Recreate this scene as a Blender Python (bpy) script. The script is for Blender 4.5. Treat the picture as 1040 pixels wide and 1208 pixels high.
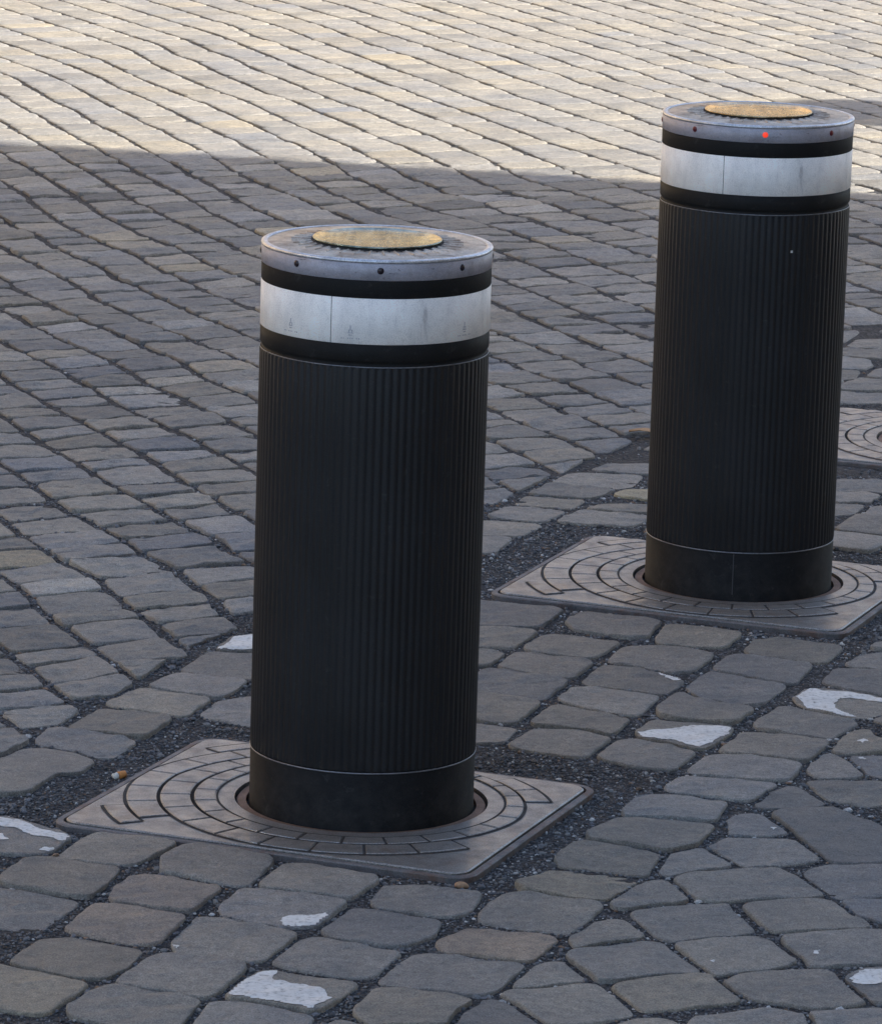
import bpy, bmesh, math, random
import numpy as np
from mathutils import Matrix, Vector, noise
from mathutils.bvhtree import BVHTree

for o in list(bpy.data.objects): bpy.data.objects.remove(o)
SC = bpy.context.scene
COL = SC.collection
rnd = random.Random(7)
R = math.radians

# ------------------------------------------------------------------ camera
F_PX, CAM_H = 6047.69, 1.63941
PITCH, ROLL = 2.08506024e-01, -3.18178064e-02
C0 = np.array([0, 0, CAM_H])
FW = np.array([0, math.cos(PITCH), -math.sin(PITCH)])
RT = np.array([1.0, 0, 0]); UP0 = np.cross(RT, FW)
RV = math.cos(ROLL) * RT - math.sin(ROLL) * UP0
UV = math.sin(ROLL) * RT + math.cos(ROLL) * UP0
cd = bpy.data.cameras.new('camera')
cam = bpy.data.objects.new('camera', cd); COL.objects.link(cam)
cd.sensor_fit = 'HORIZONTAL'; cd.sensor_width = 36.0
cd.lens = 36.0 * F_PX / 1040.0
cd.clip_start = 0.1; cd.clip_end = 1000
cam.matrix_world = Matrix(((RV[0], UV[0], -FW[0], 0), (RV[1], UV[1], -FW[1], 0),
                           (RV[2], UV[2], -FW[2], CAM_H), (0, 0, 0, 1)))
SC.camera = cam
SC.render.resolution_x = 881; SC.render.resolution_y = 1024

# ------------------------------------------------------------------ light
SUN_EL = R(36.0)
SUN_TX, SUN_TY = -1.0, 0.185            # the way sunlight travels over the ground
n_ = math.hypot(SUN_TX, SUN_TY); SUN_TX /= n_; SUN_TY /= n_
w = bpy.data.worlds.new('World'); SC.world = w; w.use_nodes = True
nt = w.node_tree
sky = nt.nodes.new('ShaderNodeTexSky'); sky.sky_type = 'NISHITA'; sky.sun_disc = False
sky.sun_elevation = SUN_EL
sky.sun_rotation = math.atan2(-SUN_TX, -SUN_TY)   # towards the sun, from +Y clockwise
sky.air_density = 1.0; sky.dust_density = 2.0; sky.ozone_density = 1.0
nt.links.new(sky.outputs[0], nt.nodes['Background'].inputs[0])
nt.nodes['Background'].inputs[1].default_value = 0.15
sl = bpy.data.lights.new('sun', 'SUN'); sl.energy = 4.5; sl.angle = R(0.42); sl.color = (1.0, 0.955, 0.865)
so = bpy.data.objects.new('sun', sl); COL.objects.link(so)
so.rotation_euler = Vector((SUN_TX * math.cos(SUN_EL), SUN_TY * math.cos(SUN_EL), -math.sin(SUN_EL))).to_track_quat('-Z', 'Y').to_euler()
SC.view_settings.view_transform = 'Standard'; SC.view_settings.look = 'None'
SC.view_settings.gamma = 1.0
SC.view_settings.exposure = 1.33
SC.render.engine = 'CYCLES'
SC.cycles.max_bounces = 6

# ------------------------------------------------------------------ helpers
def bp(u, v, z=0.0):
    d = FW + (u - 520) / F_PX * RV - (v - 604) / F_PX * UV
    t = (z - CAM_H) / d[2]
    q = C0 + t * d
    return (q[0], q[1])
def pj(x, y, z=0.0):
    d = np.array([x, y, z]) - C0; k = d @ FW
    return (520 + F_PX * (d @ RV) / k, 604 - F_PX * (d @ UV) / k)

def mesh_obj(name, verts, faces, mat, parent=None, smooth=True, tint=None, matidx=None):
    me = bpy.data.meshes.new(name)
    me.from_pydata([tuple(v) for v in verts], [], faces)
    for m in (mat if isinstance(mat, (list, tuple)) else [mat]): me.materials.append(m)
    if smooth: me.polygons.foreach_set('use_smooth', [True] * len(me.polygons))
    if matidx is not None: me.polygons.foreach_set('material_index', matidx)
    if tint is not None:
        a = me.color_attributes.new('tint', 'FLOAT_COLOR', 'POINT')
        a.data.foreach_set('color', np.asarray(tint, dtype=np.float32).ravel())
    me.update()
    o = bpy.data.objects.new(name, me); COL.objects.link(o)
    if parent: o.parent = parent
    return o
def tag(o, label=None, cat=None, group=None, kind=None):
    if label: o['label'] = label
    if cat: o['category'] = cat
    if group: o['group'] = group
    if kind: o['kind'] = kind
    return o
def empty(name, loc=(0, 0, 0), rz=0):
    o = bpy.data.objects.new(name, None); COL.objects.link(o)
    o.location = loc; o.rotation_euler = (0, 0, rz); o.empty_display_size = 0.05
    return o
def copy_tree(o, parent=None):
    c = o.copy(); COL.objects.link(c); c.parent = parent
    for ch in list(o.children): copy_tree(ch, c)
    return c
def lathe(name, prof, mat, parent=None, seg=128, cap_top=False, cap_bot=False, rfun=None, sharp=True):
    """prof: list of (r, z)"""
    vs, fs = [], []
    n = len(prof)
    for i in range(seg):
        a = 2 * math.pi * i / seg
        for (r, z) in prof:
            rr = r + (rfun(a, r, z) if rfun else 0)
            vs.append((rr * math.cos(a), rr * math.sin(a), z))
    for i in range(seg):
        j = (i + 1) % seg
        for k in range(n - 1):
            fs.append((i * n + k, j * n + k, j * n + k + 1, i * n + k + 1))
    if cap_top: fs.append(tuple(i * n + n - 1 for i in range(seg)))
    if cap_bot: fs.append(tuple(i * n for i in reversed(range(seg))))
    o = mesh_obj(name, vs, fs, mat, parent)
    return o
def bevelled(r, z0, z1, b=0.0008):
    return [(r - b, z0), (r - b * .3, z0 + b * .3), (r, z0 + b), (r, z1 - b), (r - b * .3, z1 - b * .3), (r - b, z1)]

# ------------------------------------------------------------------ materials
def new_mat(name):
    m = bpy.data.materials.new(name); m.use_nodes = True
    t = m.node_tree; b = t.nodes['Principled BSDF']
    return m, t, b
def N(t, kind, **kw):
    n = t.nodes.new(kind)
    for k, v in kw.items():
        if k in n.inputs.keys(): n.inputs[k].default_value = v
        else: setattr(n, k, v)
    return n
def objco(t):
    return t.nodes.new('ShaderNodeTexCoord').outputs['Object']
def noise_n(t, co, scale, detail=3.0, rough=0.55, dist=0.0):
    n = N(t, 'ShaderNodeTexNoise', Scale=scale, Detail=detail, Roughness=rough, Distortion=dist)
    t.links.new(co, n.inputs['Vector']); return n.outputs['Fac']
def ramp(t, fac, stops):
    n = t.nodes.new('ShaderNodeValToRGB'); el = n.color_ramp.elements
    while len(el) < len(stops): el.new(0.5)
    for e, (p, c) in zip(el, stops):
        e.position = p; e.color = (c if len(c) == 4 else (*c, 1)) if isinstance(c, (tuple, list)) else (c, c, c, 1)
    t.links.new(fac, n.inputs[0]); return n.outputs['Color']
def mix(t, a, b, fac=0.5, mode='MULTIPLY'):
    n = t.nodes.new('ShaderNodeMix'); n.data_type = 'RGBA'; n.blend_type = mode
    for s, v in (('Factor', fac),):
        if hasattr(v, 'default_value') or hasattr(v, 'is_linked'): t.links.new(v, n.inputs[0])
        else: n.inputs[0].default_value = v
    for i, v in ((6, a), (7, b)):
        if isinstance(v, (tuple, list)): n.inputs[i].default_value = (*v, 1) if len(v) == 3 else v
        else: t.links.new(v, n.inputs[i])
    return n.outputs[2]
def bump(t, b, hs, base=None):
    prev = base
    for (h, strength, dist) in hs:
        n = N(t, 'ShaderNodeBump', Strength=strength, Distance=dist)
        t.links.new(h, n.inputs['Height'])
        if prev is not None: t.links.new(prev, n.inputs['Normal'])
        prev = n.outputs['Normal']
    t.links.new(prev, b.inputs['Normal'])

def stone_material():
    m, t, b = new_mat('basalt_sett')
    co = objco(t)
    at = N(t, 'ShaderNodeAttribute', attribute_name='tint').outputs['Color']
    n1 = noise_n(t, co, 14, 5, .68)
    n2 = noise_n(t, co, 90, 4, .65)
    n3 = noise_n(t, co, 520, 2, .7)
    n0 = noise_n(t, co, 2.6, 3, .6)
    c = mix(t, at, ramp(t, n0, [(.35, (.90, .91, .94)), (.65, (1.10, 1.08, 1.03))]), 1.0)
    c = mix(t, c, ramp(t, n1, [(.3, (.74, .75, .78)), (.7, (1.18, 1.13, 1.07))]), 1.0)
    c = mix(t, c, ramp(t, n2, [(.28, .68), (.5, 1.0), (.75, 1.28)]), 1.0)
    c = mix(t, c, ramp(t, n3, [(.3, .58), (.5, 1.0), (.72, 1.55)]), 1.0)
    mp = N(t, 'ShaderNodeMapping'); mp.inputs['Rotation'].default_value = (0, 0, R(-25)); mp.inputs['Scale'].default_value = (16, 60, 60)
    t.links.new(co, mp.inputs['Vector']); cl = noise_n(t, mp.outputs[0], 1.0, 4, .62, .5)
    pit_shade = ramp(t, cl, [(.27, .35), (.37, 1.0), (.62, 1.0), (.74, 1.12)])  # shade of the clefts painted into the colour as dark streaks
    pm = N(t, 'ShaderNodeAttribute', attribute_name='cleft_shade').outputs['Fac']
    c = mix(t, c, mix(t, (1, 1, 1), pit_shade, pm, 'MIX'), 1.0)
    t.links.new(c, b.inputs['Base Color'])
    t.links.new(ramp(t, n2, [(.3, .62), (.7, .82)]), b.inputs['Roughness'])
    b.inputs['Specular IOR Level'].default_value = .42
    bump(t, b, [(n1, .45, .006), (cl, .5, .003), (n2, .7, .0025), (n3, .9, .0011)])
    return m
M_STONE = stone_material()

def bed_material():
    m, t, b = new_mat('joint_grit')
    co = objco(t)
    v = N(t, 'ShaderNodeTexVoronoi', Scale=190.0); t.links.new(co, v.inputs['Vector'])
    n = noise_n(t, co, 60, 4, .7)
    n2 = noise_n(t, co, 420, 2, .7)
    c = mix(t, ramp(t, v.outputs['Color'], [(.1, (.010, .010, .012)), (.6, (.028, .028, .032)), (.9, (.080, .076, .072))]), ramp(t, n, [(.3, .5), (.7, 1.4)]), 1.0)
    c = mix(t, c, (.10, .094, .085), ramp(t, noise_n(t, co, 7, 5, .7), [(.55, 0.0), (.75, .35)]), 'MIX')
    t.links.new(c, b.inputs['Base Color']); b.inputs['Roughness'].default_value = .9
    bump(t, b, [(v.outputs['Distance'], .9, .004), (n2, .6, .001)])
    return m
M_BED = bed_material()

def far_ground_material():
    m, t, b = new_mat('distant_setts')
    co = objco(t)
    mp = N(t, 'ShaderNodeMapping'); mp.inputs['Rotation'].default_value = (0, 0, R(-25))
    t.links.new(co, mp.inputs['Vector'])
    br = N(t, 'ShaderNodeTexBrick', Scale=1.0)
    br.inputs['Brick Width'].default_value = .12; br.inputs['Row Height'].default_value = .1
    br.inputs['Mortar Size'].default_value = .006
    br.inputs['Color1'].default_value = (.17, .165, .16, 1); br.inputs['Color2'].default_value = (.125, .125, .13, 1)
    br.inputs['Mortar'].default_value = (.04, .04, .045, 1)
    t.links.new(mp.outputs[0], br.inputs['Vector'])
    t.links.new(mix(t, br.outputs['Color'], ramp(t, noise_n(t, co, 3, 4), [(.3, .8), (.7, 1.15)]), 1.0), b.inputs['Base Color'])
    b.inputs['Roughness'].default_value = .75
    return m
M_FAR = far_ground_material()

def pebble_material():
    m, t, b = new_mat('loose_grit')
    at = N(t, 'ShaderNodeAttribute', attribute_name='tint').outputs['Color']
    co = objco(t); n = noise_n(t, co, 700, 2, .7)
    t.links.new(mix(t, at, ramp(t, n, [(.3, .6), (.7, 1.3)]), 1.0), b.inputs['Base Color'])
    b.inputs['Roughness'].default_value = .7
    return m
M_PEB = pebble_material()

def paint_material():
    m, t, b = new_mat('worn_white_road_paint')
    co = objco(t)
    n = noise_n(t, co, 160, 4, .7); n2 = noise_n(t, co, 25, 3, .6)
    c = mix(t, ramp(t, n, [(.29, (.17, .165, .16)), (.37, (.50, .49, .46)), (.47, (.70, .69, .66)), (.75, (.82, .81, .78))]), ramp(t, n2, [(.3, .82), (.7, 1.05)]), 1.0)
    t.links.new(c, b.inputs['Base Color']); b.inputs['Roughness'].default_value = .75
    bump(t, b, [(n, .5, .001)])
    return m
M_PAINT = paint_material()

def black_paint(name, base=(.0132, .0128, .0140), rough=.46):
    m, t, b = new_mat(name)
    co = objco(t)
    g = noise_n(t, co, 900, 2, .7); d = noise_n(t, co, 9, 4, .6)
    mp = N(t, 'ShaderNodeMapping'); mp.inputs['Scale'].default_value = (30, 30, 1.6)
    t.links.new(co, mp.inputs['Vector']); st = noise_n(t, mp.outputs[0], 1.0, 4, .6)
    c = mix(t, base, ramp(t, d, [(.3, .88), (.7, 1.2)]), 1.0)
    c = mix(t, c, ramp(t, st, [(.3, .92), (.75, 1.25)]), 1.0)
    c = mix(t, c, ramp(t, g, [(.3, .6), (.7, 1.6)]), 1.0)
    sp = noise_n(t, co, 75, 5, .72)
    c = mix(t, c, (.075, .072, .068), ramp(t, sp, [(.60, 0.0), (.78, .55)]), 'MIX')
    sx = N(t, 'ShaderNodeSeparateXYZ'); t.links.new(co, sx.inputs[0])
    dirt = N(t, 'ShaderNodeMapRange'); dirt.inputs['From Min'].default_value = .11; dirt.inputs['From Max'].default_value = 0.0
    t.links.new(sx.outputs['Z'], dirt.inputs['Value'])
    dn = N(t, 'ShaderNodeMath', operation='MULTIPLY'); t.links.new(dirt.outputs[0], dn.inputs[0]); t.links.new(ramp(t, noise_n(t, co, 45, 5, .7), [(.42, 0.0), (.7, .22)]), dn.inputs[1])
    c = mix(t, c, (.085, .078, .070), dn.outputs[0], 'MIX')
    t.links.new(c, b.inputs['Base Color'])
    t.links.new(ramp(t, d, [(.3, rough - .06), (.7, rough + .12)]), b.inputs['Roughness'])
    b.inputs['Specular IOR Level'].default_value = .30
    bump(t, b, [(g, .35, .0006)])
    return m
M_BLACK = black_paint('black_powder_coat')

def matt_black(name, base):
    m = black_paint(name, base, .58); m.node_tree.nodes['Principled BSDF'].inputs['Specular IOR Level'].default_value = .16
    return m
M_BLACK2 = matt_black('black_rubber_band', (.012, .0115, .0115)); M_SLEEVE = matt_black('matt_black_sleeve', (.0080, .0080, .0092))
def cap_material():
    m, t, b = new_mat('grey_lilac_cap_paint')
    co = objco(t)
    n = noise_n(t, co, 40, 5, .65); g = noise_n(t, co, 800, 2, .7)
    mp = N(t, 'ShaderNodeMapping'); mp.inputs['Scale'].default_value = (55, 55, 160)
    t.links.new(co, mp.inputs['Vector']); s = noise_n(t, mp.outputs[0], 1.0, 4, .7, .8)
    c = mix(t, (.44, .42, .47), ramp(t, n, [(.28, .70), (.5, 1.0), (.75, 1.10)]), 1.0)
    c = mix(t, c, ramp(t, s, [(.29, (.16, .15, .15)), (.37, (.95, .95, .95)), (1, (1.05, 1.05, 1.05))]), 1.0)
    c = mix(t, c, ramp(t, g, [(.3, .8), (.7, 1.2)]), 1.0)
    t.links.new(c, b.inputs['Base Color']); b.inputs['Roughness'].default_value = .5
    b.inputs['Metallic'].default_value = .25
    bump(t, b, [(g, .3, .0005), (n, .15, .001)])
    return m
M_CAP = cap_material()

def metal(name, base, rough, met=1.0, aniso_rad=False, gr=.3, spots=True):
    m, t, b = new_mat(name)
    co = objco(t)
    n = noise_n(t, co, 35, 5, .65); g = noise_n(t, co, 600, 2, .7)
    c = mix(t, base, ramp(t, n, [(.28, .62 if spots else .9), (.5, 1.0), (.75, 1.18)]), 1.0)
    c = mix(t, c, ramp(t, g, [(.3, 1 - gr), (.7, 1 + gr)]), 1.0)
    t.links.new(c, b.inputs['Base Color'])
    t.links.new(ramp(t, n, [(.3, rough + .12), (.7, max(.05, rough - .05))]), b.inputs['Roughness'])
    b.inputs['Metallic'].default_value = met
    bump(t, b, [(g, .3, .0005), (n, .12, .0015)])
    return m
M_LIP = metal('scuffed_aluminium', (.62, .62, .64), .38, .8)
M_CONE = metal('weathered_cast_top', (.56, .49, .41), .42, .4)
def reflection_streaked(name, base, c2, rough):
    m, t, b = new_mat(name); co = objco(t)
    mp = N(t, 'ShaderNodeMapping'); mp.inputs['Scale'].default_value = (95, 7, 7); t.links.new(co, mp.inputs['Vector'])
    st = noise_n(t, mp.outputs[0], 1.0, 4, .65, .3); n = noise_n(t, co, 60, 5, .7); g = noise_n(t, co, 500, 2, .7)
    c = mix(t, base, c2, ramp(t, st, [(.38, 0.0), (.62, 1.0)]), 'MIX')  # streaky reflections painted into the disc's base colour
    c = mix(t, c, ramp(t, n, [(.3, .55), (.5, 1.0), (.7, 1.2)]), 1.0)
    t.links.new(c, b.inputs['Base Color']); t.links.new(ramp(t, n, [(.3, rough + .22), (.6, rough)]), b.inputs['Roughness'])
    b.inputs['Metallic'].default_value = .85; bump(t, b, [(st, .10, .001), (g, .12, .0004)])
    return m
def stain(m, col, sc, lo, hi, amt):
    t = m.node_tree; b = t.nodes['Principled BSDF']; src = b.inputs['Base Color'].links[0].from_socket
    f = ramp(t, noise_n(t, objco(t), sc, 5, .7, .6), [(lo, 0.0), (hi, amt)])
    t.links.new(mix(t, src, col, f, 'MIX'), b.inputs['Base Color'])
stain(M_CONE, (.20, .125, .075), 26, .45, .62, .75); stain(M_CAP, (.20, .16, .13), 30, .56, .72, .5)
M_BRASS = reflection_streaked('worn_amber_metal', (.33, .22, .10), (.56, .42, .24), .16)
M_SEAM = metal('bare_metal_edge', (.22, .22, .235), .45, .6)
M_PLATE = metal('worn_cast_iron_cover', (.265, .250, .235), .40, .5, gr=.55)
M_FRAME = metal('cover_frame_iron', (.16, .15, .15), .6, .3, gr=.35)
stain(M_PLATE, (.15, .10, .075), 12, .54, .70, .55); stain(M_PLATE, (.42, .41, .39), 9, .58, .70, .45); stain(M_FRAME, (.14, .075, .05), 14, .50, .62, .7)
M_RUST = metal('rusty_ring', (.20, .12, .085), .7, .2, gr=.35)
M_DIRT_SHADE = metal('groove_dirt_and_cap_shade', (.030, .029, .031), .9, 0.0, gr=.4)  # dirt in the cover grooves; also paints shade round the cap disc

def band_material():
    m, t, b = new_mat('white_reflective_sheet')
    co = objco(t)
    at = N(t, 'ShaderNodeAttribute', attribute_name='tint').outputs['Color']
    n = noise_n(t, co, 22, 5, .65)
    mp = N(t, 'ShaderNodeMapping'); mp.inputs['Scale'].default_value = (46, 46, 9)
    t.links.new(co, mp.inputs['Vector']); s = noise_n(t, mp.outputs[0], 1.0, 5, .65, .6)
    v = N(t, 'ShaderNodeTexVoronoi', Scale=420.0, feature='DISTANCE_TO_EDGE'); t.links.new(co, v.inputs['Vector'])
    c = mix(t, at, ramp(t, n, [(.3, .84), (.6, 1.03)]), 1.0)
    c = mix(t, c, ramp(t, s, [(.27, (.55, .54, .56)), (.40, (.93, .93, .94)), (.6, (1.02, 1.02, 1.02))]), 1.0)
    c = mix(t, c, ramp(t, v.outputs['Distance'], [(.0, .86), (.12, 1.08)]), 1.0)
    t.links.new(c, b.inputs['Base Color'])
    b.inputs['Roughness'].default_value = .5; b.inputs['Specular IOR Level'].default_value = .4
    return m
M_BAND = band_material()

def plain(name, col, rough=.6, met=0.0, emit=None, es=0.0):
    m, t, b = new_mat(name)
    co = objco(t); n = noise_n(t, co, 300, 3, .6)
    t.links.new(mix(t, col, ramp(t, n, [(.3, .8), (.7, 1.2)]), 1.0), b.inputs['Base Color'])
    b.inputs['Roughness'].default_value = rough; b.inputs['Metallic'].default_value = met
    if emit:
        b.inputs['Emission Color'].default_value = (*emit, 1); b.inputs['Emission Strength'].default_value = es
    return m
M_LED = plain('unlit_dark_lens', (.025, .015, .02), .25)
M_LEDR = plain('dim_red_lens', (.16, .012, .015), .3)
M_LEDON = plain('lit_red_lens', (.45, .03, .02), .3, emit=(1, .07, .03), es=.32)
M_MARK = plain('faded_grey_print', (.52, .50, .53), .5)

# ------------------------------------------------------------------ traced layout (photo pixels -> ground metres)
LINES = [
 [(0,850),(18,872)],
 [(0,755),(9,762),(29,784),(43,789),(72,810),(85,825),(107,836)],
 [(0,677),(27,695),(54,723),(72,738),(98,755),(115,769),(144,789),(164,806)],
 [(0,610),(15,620),(27,632),(51,645),(69,660),(89,669),(113,681),(131,698),(158,720),(185,739),(206,756),(221,765)],
 [(0,546),(12,553),(39,571),(57,587),(83,604),(104,614),(128,627),(149,639),(167,653),(188,662),(209,672),(230,690),(253,705),(274,729),(287,740)],
 [(0,489),(18,501),(36,513),(60,527),(86,543),(113,559),(128,569),(146,580),(170,592),(191,605),(206,613),(235,627),(259,639),(268,650),(295,662)],
 [(0,443),(15,454),(33,463),(54,475),(75,486),(92,495),(113,507),(134,519),(155,528),(179,542),(197,555),(221,571),(244,583),(265,595),(283,607),(298,613)],
 [(0,401),(18,412),(39,421),(60,430),(77,440),(92,449),(113,460),(131,472),(149,482),(179,495),(203,506),(221,513),(244,528),(268,539),(286,549),(303,558)],
 [(0,364),(18,371),(33,382),(51,389),(72,401),(89,407),(101,412),(128,424),(155,439),(176,454),(203,463),(227,475),(238,483),(259,489),(283,503),(304,513)],
 [(0,325),(21,340),(39,350),(60,359),(80,371),(104,380),(128,389),(149,400),(170,409),(194,419),(215,427),(235,442),(259,454),(277,460),(298,469)],
 [(0,289),(18,300),(36,307),(51,319),(69,325),(86,334),(101,343),(116,355),(134,361),(161,374),(185,385),(209,394),(235,404),(262,415),(286,425),(304,431),(573,562),(592,572),(607,579)],
 [(0,255),(18,268),(30,271),(45,277),(66,292),(86,301),(107,309),(125,319),(140,330),(161,336),(182,349),(206,359),(227,370),(253,379),(277,389),(298,398),(581,522),(602,528),(617,538),(632,545),(651,556)],
 [(0,212),(9,217),(27,228),(45,244),(66,259),(89,271),(104,279),(134,291),(155,298),(179,312),(203,324),(224,333),(247,345),(268,352),(286,359),(307,368),(577,482),(598,491),(619,501),(638,509),(655,514),(678,523),(697,532),(710,539)],
 [(0,177),(24,192),(45,204),(60,213),(86,228),(104,241),(122,255),(149,267),(167,277),(188,283),(209,292),(232,304),(253,315),(277,324),(298,331),(579,453),(598,457),(626,465),(645,474),(666,485),(687,492),(708,501),(723,507),(744,517)],
 [(0,141),(24,156),(48,170),(66,179),(83,191),(104,201),(125,215),(143,226),(161,237),(179,246),(203,258),(224,268),(247,279),(268,286),(286,297),(307,304),(579,420),(602,427),(623,437),(645,445),(670,453),(695,464),(721,473),(746,484),(763,487)],
 [(0,109),(22,124),(43,134),(67,149),(89,161),(113,173),(128,183),(146,192),(164,204),(188,216),(206,225),(227,237),(247,249),(268,259),(286,268),(307,276),(579,390),(602,398),(628,407),(651,417),(678,425),(697,435),(721,442),(740,450),(765,458)],
 [(20,92),(32,100),(50,110),(67,121),(92,131),(110,144),(122,150),(140,158),(167,173),(185,182),(209,195),(227,206),(247,216),(268,228),(286,238),(307,249),(584,356),(604,367),(633,378),(653,388),(683,399),(708,410),(733,418),(765,430)],
 [(57,87),(85,100),(105,111),(125,122),(155,136),(175,147),(191,153),(209,164),(227,171),(253,186),(277,201),(298,212),(582,325),(609,336),(633,346),(655,355),(677,365),(702,374),(729,386),(750,394),(767,399)],
 [(92,80),(120,92),(137,102),(175,117),(192,125),(220,139),(247,152),(277,165),(290,172),(317,187),(344,201),(371,216),(398,230),(425,240),(452,252),(478,259),(519,270),(584,295),(609,305),(633,314),(655,323),(677,332),(702,340),(724,350),(748,359),(769,367)],
 [(122,71),(150,85),(175,96),(200,106),(225,116),(245,122),(265,132),(301,147),(330,162),(352,170),(379,185),(395,193),(417,208),(441,219),(462,230),(487,240),(513,248),(560,261),(582,267),(604,274),(631,284),(653,292),(675,300),(697,308),(719,317),(741,324),(770,335)],
 [(152,57),(175,71),(190,79),(217,91),(250,105),(262,109),(292,119),(317,131),(347,145),(379,159),(411,172),(427,180),(443,188),(462,197),(487,211),(513,221),(532,230),(567,238),(584,246),(604,253),(624,256),(644,265),(666,273),(693,280),(715,287),(741,294),(770,305)],
 [(187,52),(210,65),(232,72),(255,84),(282,95),(315,110),(342,117),(385,136),(415,147),(440,159),(478,173),(505,185),(524,193),(546,204),(562,212),(582,221),(604,228),(633,235),(655,243),(677,251),(697,257),(719,263),(741,270),(770,280)],
 [(222,47),(247,59),(277,69),(300,81),(332,92),(360,104),(392,117),(422,127),(445,136),(480,150),(500,157),(524,166),(548,177),(575,188),(591,196),(615,209),(644,219),(666,223),(693,232),(715,238),(737,245),(759,253)],
 [(260,42),(282,51),(310,62),(332,71),(367,86),(385,92),(407,100),(437,110),(460,119),(492,131),(512,139),(545,151),(570,160),(592,168),(644,190),(664,198),(693,209),(715,214),(737,221),(775,232)],
 [(275,30),(305,44),(327,50),(350,59),(390,74),(410,80),(447,95),(477,105),(502,115),(520,121),(545,130),(570,139),(605,152),(645,167)],
 [(307,24),(335,32),(367,45),(385,51),(420,64),(450,75),(472,84),(497,92),(519,100),(557,115),(585,125),(620,135),(645,145),(670,152),(695,162)],
 [(345,19),(367,26),(400,37),(432,50),(455,57),(485,66),(517,78),(552,91),(577,100),(612,114),(640,122),(660,129),(695,140),(717,147),(740,154),(770,165)],
 [(360,9),(395,19),(420,25),(445,36),(477,46),(507,55),(535,65),(565,74),(580,80),(605,90),(640,101),(680,114),(710,124),(735,132),(765,145)],
 [(390,2),(415,9),(435,16),(480,30),(522,45),(550,52),(570,59),(597,67),(635,81),(660,87),(680,96),(717,107),(745,117),(777,127)],
]
BOUND = [(0,895),(40,872),(107,836),(164,806),(222,765),(270,747),(290,737),(612,582),(645,567),(666,559),(691,545),(712,538),(735,528),(757,520),(996,407),(1015,394),(1033,387),(1040,384)]
BND = np.array([bp(*q) for q in BOUND])
e0 = BND[3] - BND[0]; e0 /= np.hypot(*e0); e1 = BND[-4] - BND[6]; e1 /= np.hypot(*e1)
AX = BND[-1] - BND[0]; AX /= np.hypot(*AX)            # mean direction of the kerb-like header rows
BND = np.vstack([BND[0] - AX * 6, BND, BND[-1] + AX * 8])

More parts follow.
